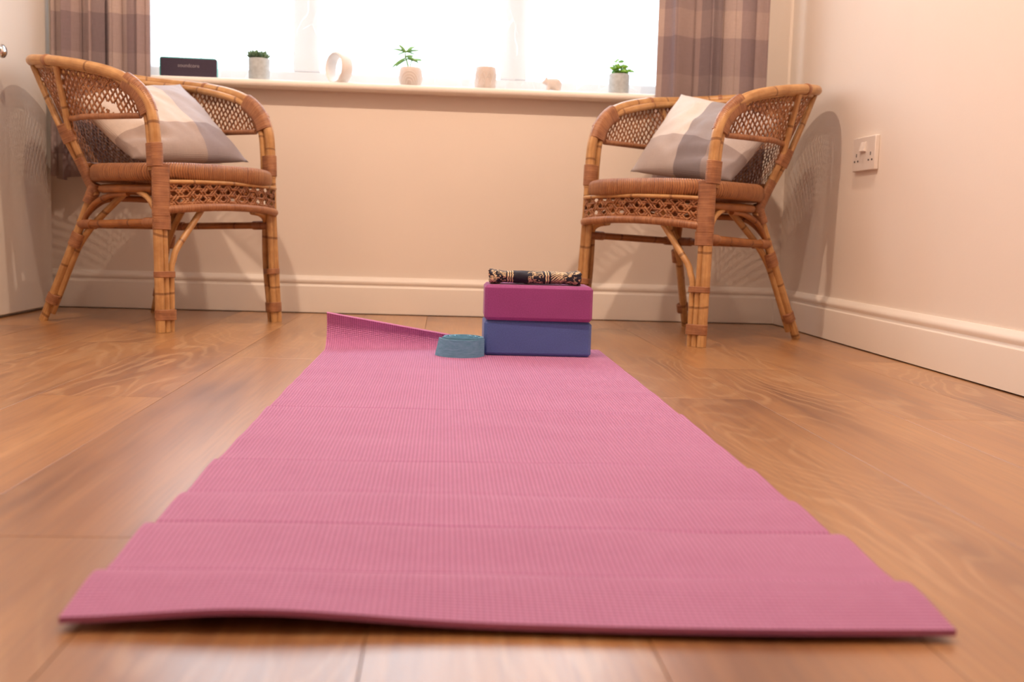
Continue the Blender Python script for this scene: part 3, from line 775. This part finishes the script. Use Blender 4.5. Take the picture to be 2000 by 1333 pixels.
    def base_pt(P):           # point below a rail point, following the flare of the back
        y = P.y; k = sstep(-0.02, -0.115, y) if y < -0.02 else 0.0
        fy = y if y > -0.112 else -0.112 - 0.030 * (-0.112 - y) / 0.238
        return Vector((P.x * (0.97 - 0.27 * k), fy, 0.415))
    def back_S(a, v):         # v metres down from the rail
        T = lerp_path(topc, a); B = base_pt(T); ax = (B - T); l = ax.length
        p = T + ax * (v / l); t2 = lerp_path(topc, min(LT, a + 0.01)) - lerp_path(topc, max(0, a - 0.01))
        n = t2.cross(ax).normalized(); return p - Vector((p.x, p.y + 0.05, 0)).normalized() * 0.006, n
    cacheT = {}
    def depth_hi(a):
        T = lerp_path(topc, a); B = base_pt(T); l = (B - T).length
        w = min(1, max(0, (-0.105 - T.y) / 0.02))
        zlow = 0.530 if w <= 0 else 0.530 + (0.415 - 0.530) * w
        return l * (T.z - zlow) / (T.z - 0.415) - 0.002
    samp = [depth_hi(LT * k / 300) for k in range(301)]
    dh = lambda a: samp[int(min(300, max(0, 300 * a / LT)))]
    hole = None
    if torn: hole = lambda a, v: ((a - 0.125) / 0.028) ** 2 + ((v - 0.085) / 0.010) ** 2 < 1 + 0.3 * math.sin(a * 900)
    lattice('cane_panel', lambda a, h: back_S(a, h), 0.006, LT - 0.006, lambda a: 0.008, dh, 0.0178, 0.0062, slope=1.35, hole=hole)
    # lower arm rails, from front post to rear post
    for sd in (1, -1):
        pts = []
        for k in range(16):
            a = (LT * 0.012 + (0.315 - LT * 0.012) * k / 15); a = a if sd == 1 else LT - a
            T = lerp_path(topc, a); l = (base_pt(T) - T).length
            p, n = back_S(a, l * (T.z - 0.528) / (T.z - 0.415)); pts.append(p)
        cane(pts, 0.0075, 'arm_rail', mat='bind')
        # the slim edge of the panel under the rail
        e = [back_S((0.01 + 0.30 * k / 20) if sd == 1 else LT - (0.01 + 0.30 * k / 20), 0.012)[0] for k in range(21)]
        cane(e, 0.0045, 'panel_edge', mat='cane')
    bb = [back_S(LT * (0.25 + 0.50 * k / 24), dh(LT * (0.25 + 0.50 * k / 24)) + 0.002)[0] for k in range(25)]
    cane(bb, 0.0075, 'back_rail', mat='cane_dark')
    # --- rear posts (a pair each side) running into the splayed rear legs
    for sd in (1, -1):
        W = lambda x, y, z: V(sd * x, y, z)
        P1 = [W(0.236, -0.115, 0.655), W(0.207, -0.122, 0.560), W(0.186, -0.125, 0.490), W(0.160, -0.105, 0.410), W(0.146, -0.080, 0.335)]
        P2 = [W(0.185, -0.262, 0.668), W(0.190, -0.200, 0.575), W(0.186, -0.150, 0.490), W(0.156, -0.125, 0.410), W(0.138, -0.092, 0.335)]
        post, Q1 = cane(P1, 0.0088, 'rear_post', cr=6); _, Q2 = cane(P2, 0.0088, 'cane', post, cr=6)
        def pair_bind(za, zb, w=0.0135):
            d1 = z_to_d(Q1, za), z_to_d(Q1, zb); d2 = z_to_d(Q2, za), z_to_d(Q2, zb)
            A = sub_path(Q1, *d1, 10); B = sub_path(Q2, *d2, 10); mid = [(p + q) / 2 for p, q in zip(A, B)]
            up = (B[5] - A[5]); hw = up.length / 2; t0 = (mid[-1] - mid[0]).normalized(); up = (up - t0 * up.dot(t0)).normalized()
            binding(mid, hull_section([(hw, 0), (-hw, 0)], 0.0098), post, up=up)
        pair_bind(0.515, 0.470); pair_bind(0.430, 0.340)
        # rear leg: main cane, second cane that runs up under the seat
        foot = W(0.197, -0.226, 0.0)
        legp = [W(0.142, -0.083, 0.365), W(0.152, -0.108, 0.300), W(0.166, -0.144, 0.205), foot]
        leg, LQ = cane(legp, 0.0115, 'leg', cr=6); sharp(leg.data, 60)
        dn = 0.016
        leg2 = [W(0.112, 0.015, 0.362), W(0.140, -0.082, 0.270), W(0.1535, -0.125, 0.215), W(0.1640, -0.150, 0.160), W(0.1835, -0.206, 0.020)]
        cane(leg2, 0.0088, 'cane', leg, cr=6)
        def leg_bind(za, zb, off=(0, 0.005, 0.0), r=0.0132):
            A = sub_path(LQ, z_to_d(LQ, za), z_to_d(LQ, zb), 8); A = [p + Vector((0, off[1], off[2])) for p in A]
            binding(A, hull_section([(0.006, 0), (-0.006, 0)], r * 0.95), leg, up=(0, 1, 0.2))
        leg_bind(0.072, 0.048); leg_bind(0.235, 0.200)
        A = sub_path(LQ, 0.0, 0.055, 8); binding(A, hull_section([(0, 0)], 0.0165), leg)
    # --- front legs: three canes each, wrapped
    for sd in (1, -1):
        W = lambda x, y, z: V(sd * x, y, z)
        foot = W(0.220, 0.222, 0.0)
        main = [foot, W(0.214, 0.208, 0.25), W(0.211, 0.203, 0.415)]
        leg, LQ = cane(main, 0.0120, 'leg', cr=8)
        o1 = Vector((s * sd * -0.019, 0.0035, 0)); o2 = Vector((s * sd * -0.0355, 0.001, 0)) if sd == 1 else Vector((s * sd * -0.004, -0.021, 0))
        c2 = [foot + o1, W(0.214, 0.208, 0.25) + o1 * 0.9, W(0.211, 0.203, 0.36) + o1 * 0.9]
        cane(c2, 0.0085, 'cane', leg, cr=8)
        if sd == 1:     # the third cane leaves the leg and braces the apron
            c3 = [foot + o2, W(0.218, 0.220, 0.10) + o2, W(0.216, 0.2165, 0.155) + o2 * 1.02, W(0.160, 0.216, 0.205), W(0.075, 0.219, 0.306)]
            P3 = [c3[0], c3[0].lerp(c3[1], 0.5), c3[1], c3[2], c3[2].lerp(c3[3], 0.5) + Vector((s * 0.002, 0, 0)), c3[3], c3[3].lerp(c3[4], 0.5), c3[4]]
            cane(P3, 0.0080, 'brace', leg, cr=6)
        else:           # it bends round under the apron corner
            c3 = [foot + o2, W(0.214, 0.208, 0.15) + o2, W(0.211, 0.204, 0.255) + o2 * 0.9, W(0.200, 0.192, 0.285), W(0.165, 0.205, 0.300), W(0.12, 0.214, 0.305)]
            cane(c3, 0.0085, 'brace', leg, cr=6)
        cs = [(0, 0), (o1.x, o1.y), (o2.x, o2.y)]
        def fb(za, zb, cset, r=0.0125):
            A = sub_path(LQ, z_to_d(LQ, za), z_to_d(LQ, zb), 8)
            # frame: N = +x, B = T x N  (T up) = +y
            binding(A, hull_section(cset, r), leg, up=(1, 0, 0))
        fb(0.030, 0.056, cs)
        fb(0.135, 0.150, cs)
        if sd == 1: fb(0.252, 0.287, cs[:2] + ([(o2.x * 0.7, o2.y * 0.7)] if sd == 1 else [cs[2]]), 0.0125)
        if sd == 1: fb(0.285, 0.412, cs[:2], 0.0130)
        up_p = RP if sd == 1 else list(reversed(RP))
        A = sub_path(up_p, 0.005, 0.062, 10); binding(A, hull_section([(0, 0), (0, -0.012)], 0.0152), leg, up=(1, 0, 0))
        # small brace from the leg back under the side of the seat
        cane([W(0.206, 0.190, 0.300), W(0.196, 0.155, 0.330), W(0.175, 0.085, 0.352)], 0.0068, 'side_brace', leg, cr=5)
    # --- stretchers
    def bar(a, b, sag=0.0):
        P = [a, a.lerp(b, 0.3) - Vector((0, 0, sag)), a.lerp(b, 0.7) - Vector((0, 0, sag)), b]
        o, Q = cane(P, 0.0098, 'stretcher', mat='cane_dark', cr=6)
        for d0, d1 in ((0.0, 0.05), (plen(Q) - 0.05, plen(Q))):
            binding(sub_path(Q, d0, d1, 8), hull_section([(0, 0)], 0.0118, 16), o)
    fr = [V(sg * 0.206, 0.200, 0.270) for sg in (1, -1)]; re = [V(sg * 0.158, -0.125, 0.258) for sg in (1, -1)]
    bar(fr[0], re[0]); bar(fr[1], re[1]); bar(re[0], re[1])
    # arched brace under the back of the seat
    cane([V(0.160, -0.128, 0.262), V(0.128, -0.100, 0.310), V(0.08, -0.085, 0.328), V(-0.08, -0.085, 0.328), V(-0.128, -0.100, 0.310), V(-0.160, -0.128, 0.262)], 0.0088, 'arch_brace', mat='cane_dark', cr=8)
    for sg in (1, -1):
        cane([V(sg * 0.158, -0.118, 0.262), V(sg * 0.160, -0.07, 0.312), V(sg * 0.168, 0.0, 0.335), V(sg * 0.178, 0.07, 0.340)], 0.0075, 'arch_brace', mat='cane_dark', cr=6)
    return root
LCH, LANG = (-0.766, 2.979), -31.0
RCH, RANG = (0.684, 2.936), -142.0
armchair(LCH, LANG, 1, 'rattan armchair with torn cane arm panel beside the cupboard door', True)
armchair(RCH, RANG, -1, 'rattan armchair with intact cane panels near the wall socket', False)

# cushions
def cushion(loc, ang, corners, mat, seed, label):
    """corners local to the chair: near-bottom, far-bottom, far-top, near-top"""
    o = empty('tmp'); bpy.data.objects.remove(o)
    A, B, Cc, D = [Vector(c) for c in corners]; n = 44; mb = MB(); nrm = (B - A).cross(D - A).normalized()
    if nrm.y < 0: nrm = -nrm
    def pt(i, j, sgn):
        u, v = i / n, j / n; a, b = 2 * u - 1, 2 * v - 1
        pin = 0.045
        uu = 0.5 + 0.5 * a * (1 - pin * (1 - b * b) ** 1.0 * 0.9 * abs(a) ** 3); vv = 0.5 + 0.5 * b * (1 - pin * (1 - a * a) * 0.9 * abs(b) ** 3)
        p = A.lerp(B, uu).lerp(D.lerp(Cc, uu), vv)
        t = max(0, (1 - abs(a) ** 2.6)) ** 0.62 * max(0, (1 - abs(b) ** 2.6)) ** 0.62
        wr = 0.010 * noise.noise(Vector((u * 4 + seed, v * 5, 1.0))) + 0.006 * noise.noise(Vector((u * 9 + seed, v * 9 + u * 5, 4.0)))
        # a slump crease along the bottom near corner
        wr += -0.020 * math.exp(-((v - 0.26 + 0.25 * u) / 0.055) ** 2) * math.exp(-((u - 0.18) / 0.22) ** 2) + 0.012 * math.exp(-((v - 0.15 + 0.25 * u) / 0.06) ** 2) * math.exp(-((u - 0.2) / 0.25) ** 2)
        return p + nrm * (sgn * (0.056 * t + (wr * t if sgn > 0 else 0)))
    for sgn in (1, -1):
        mb.grid([[pt(i, j, sgn) for i in range(n + 1)] for j in range(n + 1)], uvs=lambda r, c: (c / n, r / n))
    o = mb.build('cushion', mat)
    bm = bmesh.new(); bm.from_mesh(o.data); bmesh.ops.remove_doubles(bm, verts=bm.verts, dist=0.0002); bmesh.ops.recalc_face_normals(bm, faces=bm.faces); bm.to_mesh(o.data); bm.free()
    o.location = (loc[0], loc[1], 0); o.rotation_euler = (0, 0, math.radians(ang - 90))
    tag(o, label, 'cushion', 'check cushions on the rattan armchairs')
cushion(LCH, LANG, [(0.150, 0.055, 0.428), (-0.185, 0.145, 0.442), (-0.205, -0.130, 0.668), (0.130, -0.195, 0.590)], M['plaidL'], 2.0,
        'cream and lavender check cushion on the chair by the cupboard door')
cushion(RCH, RANG, [(-0.165, 0.060, 0.420), (0.180, 0.070, 0.450), (0.195, -0.155, 0.690), (-0.150, -0.170, 0.595)], M['plaidR'], 9.0,
        'cream check cushion with grey middle stripe on the chair near the socket')

# ------------------------------------------------------------------ things on the sill
SZ = ST + 0.0003
# small speaker
sp = empty('portable_speaker', (-0.785, 3.402, SZ), math.radians(2)); tag(sp, 'flat black and teal portable speaker lying upright on the sill', 'speaker')
MB().box(-0.0880, 0.0815, -0.020, 0.020, 0.0, 0.0600).build('case', M['teal'], sp, True, 0.007, 3)
MB().box(-0.0830, 0.0838, -0.0235, -0.0195, 0.0012, 0.0560).build('grille', M['speaker_grille'], sp, True, 0.0035, 3)
tc = bpy.data.curves.new('lettering', 'FONT'); tc.body = 'soundcore'; tc.size = 0.0150; tc.align_x = 'CENTER'; tc.align_y = 'CENTER'; tc.extrude = 0.0002
tmp = bpy.data.objects.new('tmp_text', tc); COL.objects.link(tmp); bpy.context.view_layer.update()
me = bpy.data.meshes.new_from_object(tmp.evaluated_get(bpy.context.evaluated_depsgraph_get())); bpy.data.objects.remove(tmp)
me.materials.clear(); me.materials.append(M['print'])
o = bpy.data.objects.new('lettering', me); o.location = (0.0, -0.0237, 0.034); o.rotation_euler = (PI / 2, 0, 0); link(o, sp); tag(o, 'pale printed lettering')

def leaf(mb, base, d, ln, wd, curl=0.3, up=(0, 0, 1), n=6, thick=0.0):
    d = Vector(d).normalized(); up = Vector(up); side = d.cross(up)
    side = side.normalized() if side.length > 1e-4 else Vector((1, 0, 0)); nn = side.cross(d).normalized()
    rows = []; p = Vector(base); dd = d.copy()
    for i in range(n + 1):
        t = i / n; w = wd * math.sin(PI * min(1, 0.12 + 0.88 * t)) ** 0.8 * (1 if t < 1 else 0.05)
        rows.append([p - side * w / 2, p - nn * (w * 0.12 + thick), p + side * w / 2, p + nn * thick])
        dd = (dd - nn * curl / n).normalized(); nn = side.cross(dd).normalized(); p = p + dd * (ln / n)
    mb.grid(rows, closed_u=True)
def straight_pot(name, x, r, h, label, cat, mat):
    e = empty(name, (x, 3.402, SZ)); tag(e, label, cat)
    mb = MB(); lathe(mb, [(0.001, 0), (r * 0.93, 0), (r * 0.97, 0.003), (r, h - 0.002), (r - 0.001, h), (r - 0.004, h), (r - 0.005, h - 0.008), (0.001, h - 0.008)], 36); p = mb.build('pot', mat, e); sharp(p.data, 50)
    mb = MB(); lathe(mb, [(r - 0.005, h - 0.009), (r * 0.6, h - 0.004), (0.001, h - 0.003)], 20); mb.build('soil', M['soil'], e)
    return e
rnd = random.Random(5)
e = straight_pot('potted_succulent', -0.577, 0.0325, 0.066, 'grey pot of low dark green succulent on the sill', 'potted plant', M['pot_grey'])
for k in range(8):
    a = 2 * PI * k / 8 + 0.3; rr = 0.020 if k % 2 else 0.024; cx, cy = rr * math.cos(a), rr * math.sin(a)
    if k == 0: cx = cy = 0
    mb = MB()
    for q in range(15):
        b = 2.4 * q; el = 0.25 + 0.95 * q / 15
        leaf(mb, (cx, cy, 0.064 + rnd.uniform(0, 0.006)), (math.cos(b) * math.cos(el), math.sin(b) * math.cos(el), math.sin(el)), 0.020 + rnd.uniform(-0.003, 0.006), 0.0115, -0.3, thick=0.0012)
    mb.build('rosette', M['succ'], e)
# ring ornament
mb = MB(); rows = []; Rr, hw, th = 0.0425, 0.021, 0.0050
for i in range(48):
    a = 2 * PI * i / 48; row = []
    for k in range(14):
        b = 2 * PI * k / 14; dr = th * math.cos(b); dy = hw * math.copysign(abs(math.sin(b)) ** 0.6, math.sin(b))
        row.append(((Rr + dr) * math.cos(a), dy, Rr + th + (Rr + dr) * math.sin(a) * 1.04))
    rows.append(row)
mb.grid(rows, closed_u=True, closed_v=True); o = mb.build('ring_ornament', M['ceramic_white']); o.location = (-0.335, 3.402, SZ - 0.0); o.rotation_euler = (0, 0, math.radians(-48))
for v in o.data.vertices: v.co.z = max(0.0, v.co.z)
tag(o, 'white ceramic hollow ring ornament standing on the sill', 'ornament')
# round pot with rainbow arcs and thin leaved plant
e = empty('potted_palm', (-0.115, 3.402, SZ)); tag(e, 'rounded blush pot with arc relief and a thin-leaved green plant', 'potted plant')
r0 = 0.037
prof = [(0.001, 0), (0.024, 0), (0.030, 0.004), (0.0355, 0.016), (0.0370, 0.028), (0.0360, 0.042), (0.0335, 0.054), (0.0310, 0.0575), (0.028, 0.0565), (0.028, 0.050), (0.001, 0.050)]
mb = MB(); lathe(mb, prof, 40); mb.build('pot', M['ceramic_pink'], e)
def rad_at(z):
    for (ra, za), (rb, zb) in zip(prof[1:], prof[2:]):
        if za <= z <= zb: return ra + (rb - ra) * (z - za) / (zb - za)
    return r0
for q, ra in enumerate((0.010, 0.017, 0.024, 0.031)):
    mb = MB(); P = []
    for k in range(21):
        a = PI * k / 20; u = ra * math.cos(a) - 0.004; z = 0.004 + ra * 1.25 * math.sin(a)
        R_ = rad_at(z); ph = -PI / 2 + u / 0.037; P.append((R_ * math.cos(ph), R_ * math.sin(ph), z))
    tube(mb, P, 0.0014, 6); mb.build('arc_relief', M['ceramic_white'], e)
mb = MB(); lathe(mb, [(0.0278, 0.0495), (0.015, 0.053), (0.001, 0.054)], 20); mb.build('soil', M['soil'], e)
stem = cat_rom([(-0.006, 0, 0.05), (-0.012, 0.0, 0.075), (-0.018, 0, 0.092), (-0.016, 0, 0.105)], 6)
mb = MB(); tube(mb, stem, [0.0032 - 0.0012 * i / (len(stem) - 1) for i in range(len(stem))], 8)
stem2 = cat_rom([(0.002, 0, 0.05), (-0.002, 0.002, 0.066), (0.004, 0.002, 0.082)], 6); tube(mb, stem2, 0.0020, 6); mb.build('stem', M['palm'], e)
for k, (az, el, ln, bs) in enumerate([(3.3, 0.35, 0.040, -1), (2.8, -0.1, 0.036, -1), (0.1, 0.35, 0.044, -1), (0.4, 0.05, 0.038, -1), (-0.3, 0.7, 0.034, -1), (3.6, 0.8, 0.030, -1), (5.0, 0.5, 0.036, -1), (1.6, 0.5, 0.036, -1),
                                   (3.4, -0.5, 0.050, 10), (2.9, -0.35, 0.045, 8), (0.2, 0.0, 0.042, 9), (-0.4, -0.2, 0.040, 12), (5.3, 0.1, 0.038, 12)]):
    mb = MB(); b = stem[bs]; leaf(mb, b, (math.cos(az) * math.cos(el), math.sin(az) * math.cos(el), math.sin(el)), ln * 1.15, 0.0100, 0.6, up=(0.2 * math.sin(k), -0.8, 0.6), n=8, thick=0.0004); mb.build('leaf', M['palm'], e)
for k, (az, el, ln) in enumerate([(0.2, 0.3, 0.036), (0.6, -0.1, 0.034), (-0.7, 0.1, 0.032)]):
    mb = MB(); leaf(mb, stem2[-1], (math.cos(az) * math.cos(el), math.sin(az) * math.cos(el), math.sin(el)), ln * 1.1, 0.0095, 0.7, up=(0.1, -0.8, 0.6), n=8, thick=0.0003); mb.build('leaf', M['palm'], e)
# carved candle cup
e = empty('candle_cup', (0.117, 3.402, SZ)); tag(e, 'pale ceramic cup with a raised twig pattern on the sill', 'cup')
mb = MB(); lathe(mb, [(0.001, 0), (0.026, 0), (0.0305, 0.003), (0.0322, 0.012), (0.0326, 0.050), (0.0315, 0.0655), (0.0300, 0.0675), (0.0285, 0.0655), (0.0285, 0.012), (0.001, 0.010)], 40); mb.build('cup', M['ceramic_pink'], e)
for k in range(10):
    ph = 2 * PI * k / 10 - PI / 2; mb = MB()
    for (a, b) in (((-0.007, 0.012), (0.008, 0.050)), ((0.0, 0.030), (-0.008, 0.046)), ((0.002, 0.036), (0.010, 0.034)), ((-0.004, 0.020), (-0.010, 0.030))):
        P = [(0.0328 * math.cos(ph + (a[0] + (b[0] - a[0]) * t) / 0.0328), 0.0328 * math.sin(ph + (a[0] + (b[0] - a[0]) * t) / 0.0328), a[1] + (b[1] - a[1]) * t) for t in (0, 0.33, 0.67, 1)]
        tube(mb, P, 0.0011, 6)
    mb.build('twig_relief', M['ceramic_white'], e)
# animal figurine: one continuous body
def blob(name, balls, mat, res=0.0025, thr=0.6):
    mbd = bpy.data.metaballs.new('tmp_meta'); mbd.resolution = res; mbd.render_resolution = res; mbd.threshold = thr
    for (x, y, z, r, sx, sy, sz) in balls:
        el = mbd.elements.new(type='ELLIPSOID'); el.co = (x, y, z); el.radius = r; el.size_x, el.size_y, el.size_z = sx, sy, sz
    t = bpy.data.objects.new('tmp_meta', mbd); COL.objects.link(t); bpy.context.view_layer.update()
    dg = bpy.context.evaluated_depsgraph_get(); me = bpy.data.meshes.new_from_object(t.evaluated_get(dg)); bpy.data.objects.remove(t)
    me.materials.clear(); me.materials.append(mat); me.polygons.foreach_set('use_smooth', [True] * len(me.polygons)); me.name = name
    return link(bpy.data.objects.new(name, me))
B_ = []
def ball(x, y, z, rx, ry, rz): B_.append((x, y, z, 0.02, rx / 0.012, ry / 0.012, rz / 0.012))
ball(0.006, 0, 0.024, 0.020, 0.014, 0.017); ball(0.016, 0, 0.022, 0.014, 0.014, 0.018); ball(-0.004, 0, 0.026, 0.013, 0.012, 0.014)
ball(-0.018, 0, 0.031, 0.0095, 0.0095, 0.0095); ball(-0.026, 0, 0.028, 0.005, 0.005, 0.0045)
for sy in (-1, 1):
    ball(-0.017, 0.0065 * sy, 0.041, 0.0032, 0.0025, 0.0045)
    ball(-0.010, 0.008 * sy, 0.010, 0.0055, 0.0048, 0.011); ball(0.020, 0.008 * sy, 0.009, 0.0075, 0.0055, 0.010); ball(-0.014, 0.008 * sy, 0.003, 0.006, 0.0045, 0.0032)
o = blob('animal_figurine', B_, M['ceramic_pink'], 0.0022); mnz = min(v.co.z for v in o.data.vertices)
for v in o.data.vertices: v.co.z = max(0, v.co.z - max(mnz, 0))
o.location = (0.323, 3.400, SZ); tag(o, 'small blush ceramic animal figurine with rounded back and upright ears', 'figurine')
# bushy plant in grey pot
e = straight_pot('potted_bush', 0.534, 0.0325, 0.062, 'grey pot of bright green bushy plant near the curtain', 'potted plant', M['pot_grey'])
rnd = random.Random(12)
for (tx, ty, tz) in ((-0.004, 0, 0.112), (0.012, 0.006, 0.095), (-0.022, -0.004, 0.085), (0.030, 0.0, 0.078), (0.004, -0.012, 0.090), (-0.012, 0.012, 0.095)):
    P = cat_rom([(tx * 0.3, ty * 0.3, 0.055), (tx * 0.6, ty * 0.6, 0.055 + (tz - 0.055) * 0.5), (tx, ty, tz)], 5)
    mb = MB(); tube(mb, P, 0.0011, 6); sm = mb.build('stem', M['bush'], e)
    for q in range(7):
        t = 3 + q; b = P[min(t, len(P) - 1)]; az = 2.4 * q + rnd.random(); el = rnd.uniform(-0.1, 0.7); mb = MB()
        leaf(mb, b, (math.cos(az) * math.cos(el), math.sin(az) * math.cos(el), math.sin(el)), rnd.uniform(0.018, 0.026), rnd.uniform(0.013, 0.017), 0.5, up=(rnd.uniform(-0.7, 0.7), rnd.uniform(-1, -0.3), 0.6), thick=0.0004); mb.build('leaf', M['bush'], sm)
